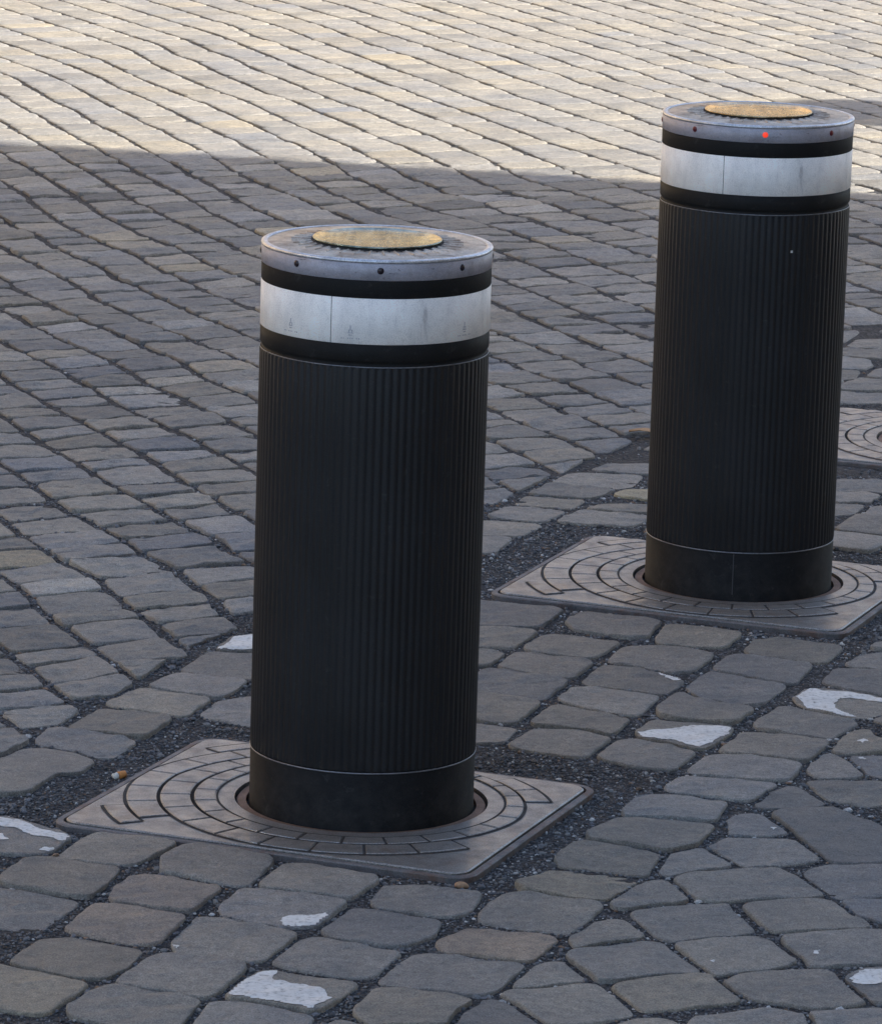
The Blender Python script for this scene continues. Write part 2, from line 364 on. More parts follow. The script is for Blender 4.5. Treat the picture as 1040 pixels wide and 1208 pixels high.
# traced single setts below the field edge
POLY = {
 'a': [(0,895),(25,882),(55,881),(91,886),(108,897),(91,908),(63,910),(42,924),(30,932),(0,934),(-40,932),(-45,910)],
 'b': [(40,874),(63,859),(115,861),(156,873),(144,882),(124,891),(86,883)],
 'c': [(82,856),(124,833),(202,844),(167,867),(121,862)],
 'd': [(128,827),(173,811),(249,824),(213,843),(185,838),(138,832)],
 'e': [(177,808),(213,792),(290,801),(260,821),(231,818)],
 'f': [(213,791),(248,769),(296,769),(335,776),(305,799)],
 'g': [(256,766),(277,749),(310,745),(350,750),(325,769)],
 'h': [(238,841),(260,825),(310,820),(358,828),(330,852),(290,851)],
 'i': [(625,581),(653,570),(722,577),(691,587),(660,585)],
 'j': [(653,567),(678,558),(755,560),(744,571),(725,574)],
 'k': [(609,593),(623,583),(689,588),(670,598)],
 'l': [(577,607),(602,595),(666,600),(640,614)],
 'm': [(545,629),(560,613),(638,617),(611,630)],
 'n': [(545,650),(550,632),(602,633),(581,649)],
 'o': [(727,583),(740,577),(800,576),(795,591)],
 'p': [(695,598),(708,594),(785,594),(780,605)],
 'q': [(659,613),(687,601),(770,608),(742,618)],
 'r': [(700,552),(721,546),(785,547),(775,558)],
 'aa': [(1000,408),(1012,401),(1045,400),(1045,409)],
 'ab': [(990,409),(1045,412),(1045,421),(1030,421),(996,418)],
 'ac': [(990,420),(1024,424),(1027,430),(1017,434),(990,433)],
 'ad': [(985,436),(1012,437),(1004,447),(985,447)],
 'ae': [(985,458),(1012,446),(1045,448),(1045,460)],
 'af': [(985,460),(1045,463),(1045,473),(985,472)],
 'ag': [(988,565),(1055,566),(1055,579),(1010,577),(985,576)],
 'ah': [(985,579),(1022,580),(1034,584),(1022,591),(985,590)],
 'ai': [(980,593),(1018,594),(1003,604),(980,606)],
 'aj': [(1022,606),(1030,599),(1060,596),(1060,608)],
 'w1': [(-30,962),(0,964),(23,969),(89,987),(66,1002),(40,1004),(0,1003),(-45,998)],
 's2': [(66,1007),(89,988),(118,983),(154,984),(207,994),(152,1018),(118,1015)],
 's3': [(4,1033),(32,1015),(57,1012),(140,1021),(120,1043),(100,1055),(62,1050),(5,1040)],
 's4': [(-40,1046),(0,1050),(25,1052),(90,1062),(72,1075),(45,1093),(0,1090),(-45,1085)],
 's5': [(133,1056),(140,1043),(160,1032),(180,1030),(215,1034),(259,1044),(220,1074),(140,1062)],
 's6': [(80,1093),(115,1065),(150,1067),(217,1078),(182,1110),(150,1109),(100,1098)],
 's7': [(15,1133),(52,1107),(82,1105),(165,1118),(145,1140),(120,1150),(95,1152),(37,1140)],
 's8': [(-40,1135),(25,1144),(100,1159),(85,1175),(50,1193),(0,1187),(-50,1180)],
 's9': [(82,1185),(110,1170),(140,1165),(232,1180),(207,1207),(140,1206),(87,1196)],
 's10': [(139,1158),(175,1134),(200,1127),(260,1132),(287,1139),(262,1167),(242,1173),(212,1168)],
 's11': [(207,1110),(235,1087),(262,1086),(352,1103),(312,1133),(285,1130),(250,1127),(210,1120)],
 's12': [(193,1012),(215,998),(240,997),(320,1010),(292,1042),(260,1040),(193,1026)],
 's13': [(306,1045),(335,1022),(360,1019),(445,1033),(410,1059),(370,1053)],
 's14': [(262,1068),(288,1049),(315,1050),(407,1063),(385,1085),(375,1091),(330,1088),(266,1076)],
 's15': [(317,1133),(352,1108),(380,1104),(475,1123),(440,1150),(360,1144)],
 's16': [(269,1175),(275,1163),(310,1144),(325,1143),(420,1158),(392,1178),(367,1193),(342,1187)],
 's17': [(230,1212),(250,1185),(285,1182),(367,1197),(350,1222),(300,1225)],
 's18': [(380,1093),(415,1070),(450,1073),(517,1085),(508,1102),(472,1113),(450,1113),(390,1105)],
 's19': [(441,1060),(458,1042),(500,1043),(564,1051),(556,1070),(540,1077),(505,1077),(445,1066)],
 's20': [(567,1073),(595,1057),(620,1053),(710,1065),(670,1099),(645,1094),(570,1085)],
 's21': [(612,1040),(655,1026),(695,1026),(752,1033),(712,1059),(675,1056),(620,1047)],
 's22': [(517,1110),(555,1093),(655,1104),(622,1131),(570,1128),(520,1121)],
 's23': [(450,1155),(471,1132),(490,1124),(523,1121),(618,1136),(592,1158),(571,1172),(509,1163),(456,1158)],
 's24': [(420,1190),(445,1167),(455,1164),(561,1181),(534,1193),(528,1209),(430,1208)],
 's24b': [(370,1216),(405,1200),(422,1204),(500,1212),(480,1235),(400,1235)],
 's25': [(535,1212),(547,1193),(570,1179),(588,1178),(636,1210),(600,1228)],
 's26': [(594,1172),(607,1170),(705,1160),(745,1193),(695,1205),(652,1206),(620,1186)],
 's27': [(607,1163),(632,1140),(657,1133),(693,1153),(655,1156)],
 's28': [(672,1125),(682,1119),(760,1107),(780,1110),(828,1145),(780,1148),(755,1150),(705,1156)],
 's29': [(675,1106),(705,1087),(730,1085),(758,1103),(680,1116)],
 's30': [(722,1067),(755,1044),(780,1037),(790,1042),(813,1060),(780,1064),(735,1070)],
 's31': [(745,1074),(780,1069),(852,1066),(888,1097),(868,1100),(787,1107),(773,1098)],
 's32': [(792,1112),(890,1102),(944,1132),(905,1138),(840,1147)],
 's33': [(722,1163),(780,1153),(832,1151),(872,1178),(780,1187),(757,1190),(735,1173)],
 's34': [(852,1157),(880,1149),(975,1146),(1023,1182),(965,1187),(930,1180),(885,1175)],
 's35': [(815,1203),(910,1193),(945,1199),(952,1214),(900,1226),(800,1222)],
 's35b': [(700,1212),(760,1200),(800,1205),(790,1225),(720,1228)],
 's36': [(958,1194),(1045,1188),(1060,1212),(972,1216)],
 's37': [(997,1153),(1020,1143),(1060,1140),(1070,1183),(1030,1181)],
 's38': [(925,1106),(960,1097),(1020,1096),(1060,1102),(1068,1130),(955,1137),(947,1130)],
 's39': [(879,1068),(900,1063),(980,1061),(1025,1092),(952,1098),(910,1095)],
 's40': [(797,1034),(805,1030),(887,1023),(918,1025),(973,1055),(900,1058),(820,1060)],
 's41': [(952,1028),(980,1021),(1055,1023),(1065,1053),(987,1057)],
 's42': [(992,1061),(1060,1058),(1075,1088),(1012,1079)],
 's43': [(778,1027),(788,1008),(827,999),(861,1018),(820,1026),(790,1030)],
 's44': [(838,997),(862,987),(935,990),(966,1012),(905,1018),(880,1020)],
 's44b': [(862,965),(880,958),(900,960),(929,981),(864,982)],
 's45': [(909,959),(975,953),(1045,975),(1060,1010),(982,1015),(942,982)],
 's46': [(892,946),(910,932),(935,925),(970,946),(905,949)],
 's47': [(954,920),(1055,924),(1055,943),(1020,947),(975,939)],
 's48': [(952,906),(975,889),(1002,898),(1018,914),(965,914)],
 's49': [(1004,892),(1055,888),(1060,917),(1022,911)],
 's50': [(984,884),(1000,865),(1020,861),(1055,876),(1055,884),(1010,887)],
 's51': [(851,884),(872,863),(897,862),(977,872),(950,896),(920,893),(870,888)],
 's52': [(812,909),(835,892),(885,889),(945,901),(925,919),(895,919),(842,914)],
 's53': [(787,926),(805,914),(855,914),(915,922),(890,942),(852,939),(795,932)],
 's54': [(737,955),(757,936),(785,934),(855,943),(840,966),(785,963),(742,960)],
 's55': [(695,982),(730,965),(760,964),(840,972),(817,995),(785,1000),(760,996),(700,987)],
 's56': [(657,1010),(680,994),(705,994),(780,1007),(760,1031),(720,1027),(665,1020)],
 's60': [(540,735),(552,708),(662,718),(635,736),(585,735)],
 's61': [(670,732),(687,722),(777,731),(765,750),(735,749),(680,740)],
 's62': [(774,750),(786,736),(872,746),(852,761),(780,757)],
 's63': [(540,760),(560,740),(632,744),(605,762),(567,759)],
 's64': [(619,760),(647,747),(730,756),(695,775),(625,765)],
 's65': [(719,777),(737,761),(780,760),(840,770),(815,789),(790,791),(755,784)],
 's66': [(842,787),(862,774),(887,773),(955,782),(935,804),(910,801)],
 's67': [(879,766),(892,754),(920,752),(991,762),(972,779),(950,778)],
 's68': [(812,809),(840,792),(890,800),(925,807),(892,830),(860,828),(822,820)],
 's69': [(777,834),(803,815),(820,822),(888,833),(862,851),(810,847),(780,842)],
 's70': [(540,782),(560,766),(594,770),(572,783)],
 's71': [(590,785),(610,768),(697,779),(672,799),(640,796)],
 's72': [(545,808),(573,790),(600,791),(668,801),(640,822),(620,821),(567,813)],
 's73': [(689,803),(712,785),(750,785),(805,802),(780,816),(750,811)],
 's74': [(661,823),(682,809),(775,819),(750,842),(710,836)],
 's76': [(540,836),(560,817),(635,827),(605,850),(567,847)],
 's77': [(629,852),(655,832),(740,846),(720,864),(685,858)],
 's78': [(540,873),(558,852),(607,857),(590,873)],
 's79': [(602,878),(632,861),(687,861),(718,870),(690,891),(660,887)],
 's80': [(753,862),(770,849),(810,850),(861,856),(860,866),(825,881),(812,879),(778,873),(757,866)],
 's81': [(706,891),(730,873),(775,875),(817,886),(792,905),(745,900)],
 's82': [(891,852),(925,831),(990,843),(1009,850),(980,869),(945,865),(895,857)],
 's83': [(938,822),(955,814),(1000,816),(1050,826),(1050,837),(1020,844),(987,842),(952,834)],
 's84': [(972,803),(988,790),(1055,793),(1060,820),(1013,812)],
 's85': [(999,782),(1020,771),(1060,768),(1060,789)],
 's86': [(1029,762),(1060,750),(1070,764)],
 's87': [(1032,847),(1055,841),(1060,856)],
 's88': [(1032,868),(1060,860),(1065,874)],
}
PAINT = [
 [(256,766),(277,749),(296,746),(325,745),(350,750),(345,768),(300,769)],
 [(-20,963),(0,965),(23,968),(31,971),(89,987),(78,993),(60,988),(40,986),(26,980),(0,974),(-20,972)],
 [(-10,982),(2,983),(11,990),(0,991),(-12,990)],
 [(46,1001),(52,998),(64,999),(63,1003),(58,1003)],
 [(331,1085),(335,1082),(357,1080),(362,1081),(385,1078),(386,1083),(376,1091),(352,1092),(334,1091)],
 [(269,1175),(275,1163),(310,1144),(327,1143),(324,1156),(345,1159),(360,1160),(372,1164),(392,1178),(367,1193),(342,1187),(273,1180)],
 [(196,1118),(204,1113),(212,1114),(210,1118)],
 [(14,1101),(18,1096),(26,1099),(29,1102),(20,1103)],
 [(765,789),(785,791),(806,800),(798,802),(780,795)],
 [(735,867),(742,866),(757,872),(748,872)],
 [(752,863),(770,860),(795,858),(815,854),(840,855),(861,857),(860,866),(825,881),(812,879),(795,873),(778,873),(757,868)],
 [(938,821),(955,813),(1000,816),(1050,826),(1050,830),(1015,824),(990,823),(983,828),(985,834),(1000,839),(1010,843),(987,842),(952,834)],
 [(1001,1153),(1020,1143),(1060,1141),(1060,1156),(1030,1160),(1004,1158)],
 [(1010,874),(1018,872),(1024,874),(1018,877)],
 [(1012,893),(1018,892),(1022,894)],
 [(908,975),(917,975),(912,978)],
 [(836,1132),(842,1132),(842,1135)],
 [(959,1122),(967,1121),(966,1126),(960,1126)],
]
# rounded bollard / cover data
B1 = (-0.0859848, 6.043017); B2 = (0.4384029, 7.343468); B3 = (0.8821701, 8.462641)
ANG = -0.355569277
RX0, RX1, RY0, RY1 = -0.28454, 0.22859, -0.25560, 0.18659
def in_plate(x, y, m=0.0):
    ca, sa = math.cos(ANG), math.sin(ANG)
    for (bx, by) in (B1, B2, B3):
        a = (x - bx) * ca + (y - by) * sa; b = -(x - bx) * sa + (y - by) * ca
        if RX0 - m < a < RX1 + m and RY0 - m < b < RY1 + m: return True
    return False

# ------------------------------------------------------------------ sett builder
SV, SF, ST = [], [], []
FOOT = []                                     # footprints for the grit scatter
def chaikin(p, k=1, q=.22):
    for _ in range(k):
        o = []
        n = len(p)
        for i in range(n):
            a, b = p[i], p[(i + 1) % n]
            o.append(a * (1 - q) + b * q); o.append(a * q + b * (1 - q))
        p = o
    return p
def resample(p, n):
    P = np.array(p + [p[0]]); d = np.hypot(*np.diff(P, axis=0).T); s = np.concatenate([[0], np.cumsum(d)])
    t = np.linspace(0, s[-1], n, endpoint=False)
    return np.stack([np.interp(t, s, P[:, 0]), np.interp(t, s, P[:, 1])], -1)
def area(p):
    p = np.asarray(p); q = np.roll(p, -1, 0)
    return .5 * (p[:, 0] * q[:, 1] - q[:, 0] * p[:, 1]).sum()
def sett_tint(warm=0.0, spread=1.0):
    v = .205 * math.exp(rnd.gauss(0, .13 * spread))
    r = rnd.random()
    wm = rnd.gauss(0.0, .030) + warm
    if r < .06 * spread: wm += rnd.uniform(.04, .12); v *= 1.1
    elif r < .16: wm -= .03; v *= .84
    return (v * (1.045 + wm), v * (1.0 + wm * .35), v * (.915 - wm * .8), 1)
def add_sett(poly, n=28, rings=(1, .94, .82, .64, .42, .2), amp=.0022, top=None, tint=None, rough=.0016, dome=.0012, grow=.0012, flat=1.0, shk=1.0, raw=False):
    p = [np.array(q, float) for q in poly]
    if area(p) < 0: p = p[::-1]
    A = area(p)
    if A < .0006: return
    FOOT.append(np.array(p))
    cc = np.mean(np.array(p), 0)
    p = [q + (q - cc) / max(1e-6, np.hypot(*(q - cc))) * grow for q in p]
    p = resample(p if raw else chaikin(chaikin(p, 1, .06), 1, .14), n)
    c = p.mean(0)
    off = rnd.uniform(0, 500)
    z0 = rnd.gauss(-.0004, .0010 * flat) if top is None else top
    tx, ty = rnd.gauss(0, .016 * flat), rnd.gauss(0, .020 * flat)
    tint = tint or sett_tint()
    base = len(SV)
    rad = math.sqrt(abs(A) / math.pi)
    def put(x, y, z): SV.append((x, y, z)); ST.append(tint)
    # skirt + shoulder
    sh = rnd.uniform(.0010, .0024) * shk
    for (sc, dz, kind) in ((1.02, -.03, 0), (1.0, -sh * 1.6, 0), (1 - sh * .35 / rad, -sh * .55, 0)):
        for q in p:
            d = q - c
            j = 1 + rough / rad * 1.1 * noise.noise((q[0] * 60 + off, q[1] * 60, 1.3))
            x, y = c + d * sc * j
            put(x, y, z0 + dz + tx * d[0] + ty * d[1])
    k0 = 3
    for sc in rings:
        s2 = sc * (1 - sh * .9 / rad)
        for q in p:
            d = q - c
            j = 1 + rough / rad * 1.1 * noise.noise((q[0] * 60 + off, q[1] * 60, 1.3))
            x, y = c + d * s2 * j
            uu, vv = x * .907 + y * .42, x * .42 - y * .907
            h = noise.noise((uu * 18 + off, vv * 42, 0)) + .55 * noise.noise((uu * 45 + off, vv * 95, 4))
            z = z0 + dome * (1 - sc ** 3) + amp * h + tx * d[0] * s2 + ty * d[1] * s2
            put(x, y, z)
    h = noise.noise((c[0] * 28 + off, c[1] * 28, 0))
    put(c[0], c[1], z0 + dome + amp * h)
    K = k0 + len(rings)
    for k in range(K - 1):
        for i in range(n):
            j = (i + 1) % n
            SF.append((base + k * n + i, base + k * n + j, base + (k + 1) * n + j, base + (k + 1) * n + i))
    last = base + (K - 1) * n; ce = base + K * n
    for i in range(n): SF.append((last + i, last + (i + 1) % n, ce))
def flush(name):
    global SV, SF, ST
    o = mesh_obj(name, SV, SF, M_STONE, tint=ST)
    at = o.data.attributes.new('cleft_shade', 'FLOAT', 'POINT')
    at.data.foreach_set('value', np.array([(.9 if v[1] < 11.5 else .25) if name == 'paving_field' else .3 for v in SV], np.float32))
    SV, SF, ST = [], [], []
    return o

def plate_dist(x, y):
    ca, sa = math.cos(ANG), math.sin(ANG); d = 9
    for (bx, by) in (B1, B2, B3):
        a = (x - bx) * ca + (y - by) * sa; b = -(x - bx) * sa + (y - by) * ca
        d = min(d, max(RX0 - a, a - RX1, RY0 - b, b - RY1))
    return d
def bedz(x, y):
    near = max(0.0, min(1.0, (8.2 - y)))
    k = max(0.0, min(1.0, 1 - (plate_dist(x, y) - .02) / .07)) if y < 9.5 else 0.0
    return -.0030 - .0012 * near - .0055 * k
# ---- field rows
DS = np.array([0.42, -0.9075]); DS /= np.hypot(*DS)
DT = np.array([-DS[1], DS[0]])               # to the right
lines = []
for L in LINES:
    W = np.array([bp(*q) for q in L]); s = W @ DS; t = W @ DT
    k = np.argsort(s); lines.append((s[k], t[k]))
def line_t(L, s):
    S, T = L
    if s < S[0]: return T[0] + (S[0] - s) * -.012
    if s > S[-1]: return T[-1] + (s - S[-1]) * .012
    return float(np.interp(s, S, T))
def shifted(L, d): return (L[0], L[1] + d)
allL = [shifted(lines[2], -.118 * i) for i in range(22, 2, -1)] + [shifted(lines[2], -.236), shifted(lines[2], -.118)]
allL += lines[2:]
ext = lines[-1]
for i in range(1, 26): allL.append(shifted(ext, .118 * i + .004 * math.sin(i * 2.1)))

def clip_half(poly, a, nrm):
    out = []
    n = len(poly)
    for i in range(n):
        P, Q = poly[i], poly[(i + 1) % n]
        dp, dq = (P - a) @ nrm, (Q - a) @ nrm
        if dp >= 0: out.append(P)
        if dp * dq < 0: out.append(P + (Q - P) * dp / (dp - dq))
    return out
def clip_bound(poly):
    c = np.mean(poly, 0)
    i = int(np.searchsorted(BND[:, 0], c[0])) - 1; i = max(0, min(len(BND) - 2, i))
    a, b = BND[i], BND[i + 1]; d = (b - a) / np.hypot(*(b - a)); nrm = np.array([-d[1], d[0]])
    return clip_half(poly, a + nrm * .009, nrm)
def inframe(x, y, m=40):
    u, v = pj(x, y); return -m < u < 1040 + m and -m < v < 1208 + m
for k in range(len(allL) - 1):
    La, Lb = allL[k], allL[k + 1]
    s = -22.0 + rnd.random() * .1
    skew_prev = -.008
    while s < -2:
        ln = min(.125, max(.072, rnd.gauss(.098, .012)))
        s2 = s + ln
        sk = rnd.gauss(-.010, .006)
        ta, tb = line_t(La, s), line_t(Lb, s)
        c = DS * ((s + s2) / 2) + DT * ((ta + tb) / 2)
        if abs(c[0]) > 2.4 or c[1] > 19.5: s = s2; skew_prev = sk; continue
        far = c[1] > 11.4
        g = (.0034 if far else .0068) + rnd.random() * .0030; gc = (.0016 if far else .0050) + rnd.random() * .0030
        if tb - ta < .06: s = s2; skew_prev = sk; continue
        P = []
        def pt(u_, side, sk_):
            L = La if side == 0 else Lb
            t = line_t(L, u_) + (g if side == 0 else -g)
            return DS * (u_ + (sk_ if side else 0)) + DT * t
        e = .003
        jj = lambda: rnd.gauss(0, e)
        P = [pt(s + gc + jj(), 0, skew_prev), pt((s + s2) / 2, 0, 0) + DT * jj() * .6, pt(s2 - gc + jj(), 0, sk),
             (pt(s2 - gc, 0, sk) + pt(s2 - gc, 1, sk)) / 2 + DS * jj(),
             pt(s2 - gc + jj(), 1, sk), pt((s + s2) / 2, 1, (sk + skew_prev) / 2) + DT * jj() * .6, pt(s + gc + jj(), 1, skew_prev),
             (pt(s + gc, 0, sk) + pt(s + gc, 1, skew_prev)) / 2 + DS * jj()]
        P = clip_bound(P)
        if len(P) >= 3 and abs(area(P)) > .0014 and not in_plate(c[0], c[1], .05):
            vis = inframe(*c)
            far = c[1] > 11.6
            if vis and not far: add_sett(P, 34, (1, .93, .8, .62, .42, .2), amp=.0026 + rnd.random() * .0018, rough=.0018)
            elif vis: add_sett(P, 20, (1, .85, .55, .25), amp=.0013, rough=.0018, flat=.40, tint=sett_tint(.01, .3))
            else: add_sett(P, 12, (1, .6), amp=.0015)
        s = s2; skew_prev = sk
tag(flush('paving_field'), kind='structure')
nfield = len(FOOT)

# ---- traced setts: every outline is pushed out until a narrow joint is left
OUT = {}
for k, P in POLY.items():
    W = [np.array(bp(*q)) for q in P]
    if area(W) < 0: W = W[::-1]
    OUT[k] = resample(chaikin(W, 1, .07), 60)
fieldseg = []
for fp in FOOT:
    c = fp.mean(0)
    if c[1] < 10 and abs(c[0]) < 1.6: fieldseg.append((c, fp))
def seg_dist(P, A, B):
    d = B - A; L = (d * d).sum(-1) + 1e-12
    t = np.clip(((P[None] - A) * d).sum(-1) / L, 0, 1)
    q = A + d * t[:, None]
    return np.hypot(*(q - P).T).min()
NEW = {}
for k, W in OUT.items():
    c = W.mean(0)
    segs = []
    for k2, W2 in list(OUT.items()) + [(None, np.array(f)) for (cc, f) in fieldseg]:
        if k2 == k: continue
        if np.hypot(*(W2.mean(0) - c)) < .24: segs.append((W2, np.roll(W2, -1, 0)))
    A = np.vstack([a for a, _ in segs]) if segs else None; B = np.vstack([b for _, b in segs]) if segs else None
    tan = np.roll(W, -1, 0) - np.roll(W, 1, 0); nn = np.stack([tan[:, 1], -tan[:, 0]], -1); nn /= np.hypot(*nn.T)[:, None]
    mv = np.zeros(len(W))
    for i in range(len(W)):
        d = seg_dist(W[i], A, B) if A is not None else 1
        cap = .0045 + .0050 * abs(nn[i, 1])
        m = min(cap, (d - .0086) / 2)
        pd = plate_dist(W[i, 0], W[i, 1])
        m = min(m, pd - .016)
        mv[i] = max(m, -.006)
    mv = (np.roll(mv, 1) + mv * 2 + np.roll(mv, -1)) / 4
    NEW[k] = W + nn * mv[:, None]
for k, W in NEW.items():
    tint = sett_tint(.03 if k in 's3 s5 s6 s2 s7'.split() else 0.0, .75)
    if k == 's6': tint = (.245, .215, .185, 1)
    if k == 's5': tint = (.240, .215, .190, 1)
    if k == 's22': tint = (.255, .215, .175, 1)
    if k == 'o': tint = (.34, .30, .21, 1)
    add_sett(list(W), 60, (1, .96, .88, .76, .6, .42, .2), amp=.0015 + rnd.random() * .0013, tint=tint, rough=.0013, dome=.0005,
             shk=1.0, grow=0.0, raw=True, top=rnd.gauss(-.0012, .0010))
ntr = len(FOOT)

# ---- raster of what is already paved
RS = .005; OX, OY = -3.0, 2.5
GW, GH = int(6.0 / RS), int(9.0 / RS)
occ = np.zeros((GH, GW), bool)
def raster(poly, val=True, grid=None):
    g = occ if grid is None else grid
    x0 = max(0, int((poly[:, 0].min() - OX) / RS)); x1 = min(GW, int((poly[:, 0].max() - OX) / RS) + 2)
    y0 = max(0, int((poly[:, 1].min() - OY) / RS)); y1 = min(GH, int((poly[:, 1].max() - OY) / RS) + 2)
    if x1 <= x0 or y1 <= y0: return None
    X, Y = np.meshgrid(OX + (np.arange(x0, x1) + .5) * RS, OY + (np.arange(y0, y1) + .5) * RS)
    ins = np.zeros(X.shape, bool); n = len(poly)
    for i in range(n):
        (ax, ay), (bx, by) = poly[i], poly[(i + 1) % n]
        if ay == by: continue
        c = ((ay > Y) != (by > Y)) & (X < (bx - ax) * (Y - ay) / (by - ay) + ax)
        ins ^= c
    if val is True: g[y0:y1, x0:x1] |= ins
    else: return (g[y0:y1, x0:x1] & ins).any()
for fp in FOOT: raster(fp)
# ---- rest of the header paving (outside the frame and behind the bollards)
PERP = np.array([-AX[1], AX[0]])
row = 0
for j in range(0, 50):
    bofs = -.066 - j * .118
    u = -6 + rnd.random() * .1
    while u < 8:
        ln = rnd.gauss(.112, .012)
        c = BND[1] + AX * (u + ln / 2) + PERP * bofs
        if abs(c[0]) < 2.5 and 2.7 < c[1] < 11 and not in_plate(c[0], c[1], .085):
            px, py = pj(*c)
            allowed = not (-15 < px < 1055 and -400 < py < 1222)
            if 310 < px < 550 and 590 < py < 850: allowed = True
            if 770 < px < 1045 and 395 < py < 640: allowed = True
            if allowed:
                jt = lambda: rnd.gauss(0, .003)
                h = .052
                P = [c - AX * (ln / 2 - .006 + jt()) - PERP * (h + jt()), c + AX * (ln / 2 - .006 + jt()) - PERP * (h + jt()),
                     c + AX * (ln / 2 - .006 + jt()) + PERP * (h + jt()), c - AX * (ln / 2 - .006 + jt()) + PERP * (h + jt())]
                P = clip_bound([q.copy() for q in P]) if False else P
                # stay on the near side of the field edge
                i = max(0, min(len(BND) - 2, int(np.searchsorted(BND[:, 0], c[0])) - 1))
                a, b = BND[i], BND[i + 1]; d = (b - a) / np.hypot(*(b - a)); nn = np.array([d[1], -d[0]])
                P = clip_half(P, a + nn * .009, nn)
                if len(P) >= 3 and abs(area(P)) > .003 and not raster(np.array(P), False):
                    add_sett(P, 20, (1, .8, .45), amp=.0012)
                    raster(np.array(P))
        u += ln
tag(flush('paving_setts'), kind='structure')

# ------------------------------------------------------------------ bed, far ground
def grid_sheet(name, x0, x1, y0, y1, z, mat, nx=2, ny=2):
    vs = [(x0 + (x1 - x0) * i / (nx - 1), y0 + (y1 - y0) * j / (ny - 1), z) for j in range(ny) for i in range(nx)]
    fs = [(j * nx + i, j * nx + i + 1, (j + 1) * nx + i + 1, (j + 1) * nx + i) for j in range(ny - 1) for i in range(nx - 1)]
    return tag(mesh_obj(name, vs, fs, mat), kind='structure')
# the sheet under the joints: slightly uneven
nx, ny = 240, 420
vs = []
for j in range(ny):
    for i in range(nx):
        x = -2.45 + 4.9 * i / (nx - 1); y = 2.6 + 17.1 * j / (ny - 1)
        vs.append((x, y, bedz(x, y) - .0008 + .0010 * noise.noise((x * 9, y * 9, 2)) + .0009 * noise.noise((x * 40, y * 40, 7))))
fs = [(j * nx + i, j * nx + i + 1, (j + 1) * nx + i + 1, (j + 1) * nx + i) for j in range(ny - 1) for i in range(nx - 1)]
tag(mesh_obj('joint_bed', vs, fs, M_BED), kind='structure')
grid_sheet('ground', -400, 400, -400, 400, -.045, M_FAR)

# ------------------------------------------------------------------ loose grit in joints and round the covers
for cidx, (bx, by) in enumerate((B1, B2, B3)):
    ca, sa = math.cos(ANG), math.sin(ANG)
    q = []
    for (a, b) in ((RX0 - .01, RY0 - .01), (RX1 + .01, RY0 - .01), (RX1 + .01, RY1 + .01), (RX0 - .01, RY1 + .01)):
        q.append((bx + a * ca - b * sa, by + a * sa + b * ca))
    raster(np.array(q))
iy, ix = np.nonzero(~occ)
X = OX + (ix + .5) * RS; Y = OY + (iy + .5) * RS
keep = (Y > 4.9) & (Y < 9.3) & (X > -1.35) & (X < 1.6)
X, Y = X[keep], Y[keep]
nprng = np.random.default_rng(5)
PV, PF, PT = [], [], []
t_ = (1 + 5 ** .5) / 2
ICO = np.array([(-1, t_, 0), (1, t_, 0), (-1, -t_, 0), (1, -t_, 0), (0, -1, t_), (0, 1, t_), (0, -1, -t_), (0, 1, -t_), (t_, 0, -1), (t_, 0, 1), (-t_, 0, -1), (-t_, 0, 1)])
ICO /= np.linalg.norm(ICO[0])
ICF = [(0, 11, 5), (0, 5, 1), (0, 1, 7), (0, 7, 10), (0, 10, 11), (1, 5, 9), (5, 11, 4), (11, 10, 2), (10, 7, 6), (7, 1, 8), (3, 9, 4), (3, 4, 2), (3, 2, 6), (3, 6, 8), (3, 8, 9), (4, 9, 5), (2, 4, 11), (6, 2, 10), (8, 6, 7), (9, 8, 1)]
NP = 52000
# weight: near + inside the frame
sel = nprng.permutation(len(X))
cnt = 0
for q in sel:
    x = X[q] + nprng.uniform(-.5, .5) * RS; y = Y[q] + nprng.uniform(-.5, .5) * RS
    u, v = pj(x, y)
    if not (-20 < u < 1060 and 380 < v < 1225): continue
    if v < 560 and nprng.random() < .8: continue
    if nprng.random() < .1: continue
    r = min(.0050, .0008 + nprng.exponential(.0007))
    S = np.array([nprng.uniform(.7, 1.4), nprng.uniform(.7, 1.4), nprng.uniform(.45, .95)]) * r
    V = ICO * S * nprng.uniform(.75, 1.25, (12, 1))
    a = nprng.uniform(0, 6.28); ca, sa = math.cos(a), math.sin(a)
    V = np.stack([V[:, 0] * ca - V[:, 1] * sa + x, V[:, 0] * sa + V[:, 1] * ca + y, V[:, 2] + bedz(x, y) - .0016 + r * .2 + nprng.uniform(0, .0015)], -1)
    b0 = len(PV); PV += V.tolist(); PF += [(f[0] + b0, f[1] + b0, f[2] + b0) for f in ICF]
    white = .035 + (.05 if (u > 560 and v > 560) else 0)
    k = nprng.random()
    if k < white: c = np.array([.5, .5, .49]) * nprng.uniform(.6, 1.1)
    elif k < white + .03: c = np.array([.22, .14, .09]) * nprng.uniform(.6, 1.2)
    elif k < white + .28: c = np.array([.17, .17, .17]) * nprng.uniform(.7, 1.3)
    else: c = np.array([.088, .090, .098]) * nprng.uniform(.45, 1.7)
    PT += [(c[0], c[1], c[2], 1)] * 12
    cnt += 1
    if cnt >= NP: break
o = mesh_obj('loose_gravel', PV, PF, M_PEB, smooth=False, tint=PT)
tag(o, 'fine dark gravel with pale chips filling the joints and gaps round the covers', 'gravel', kind='stuff')

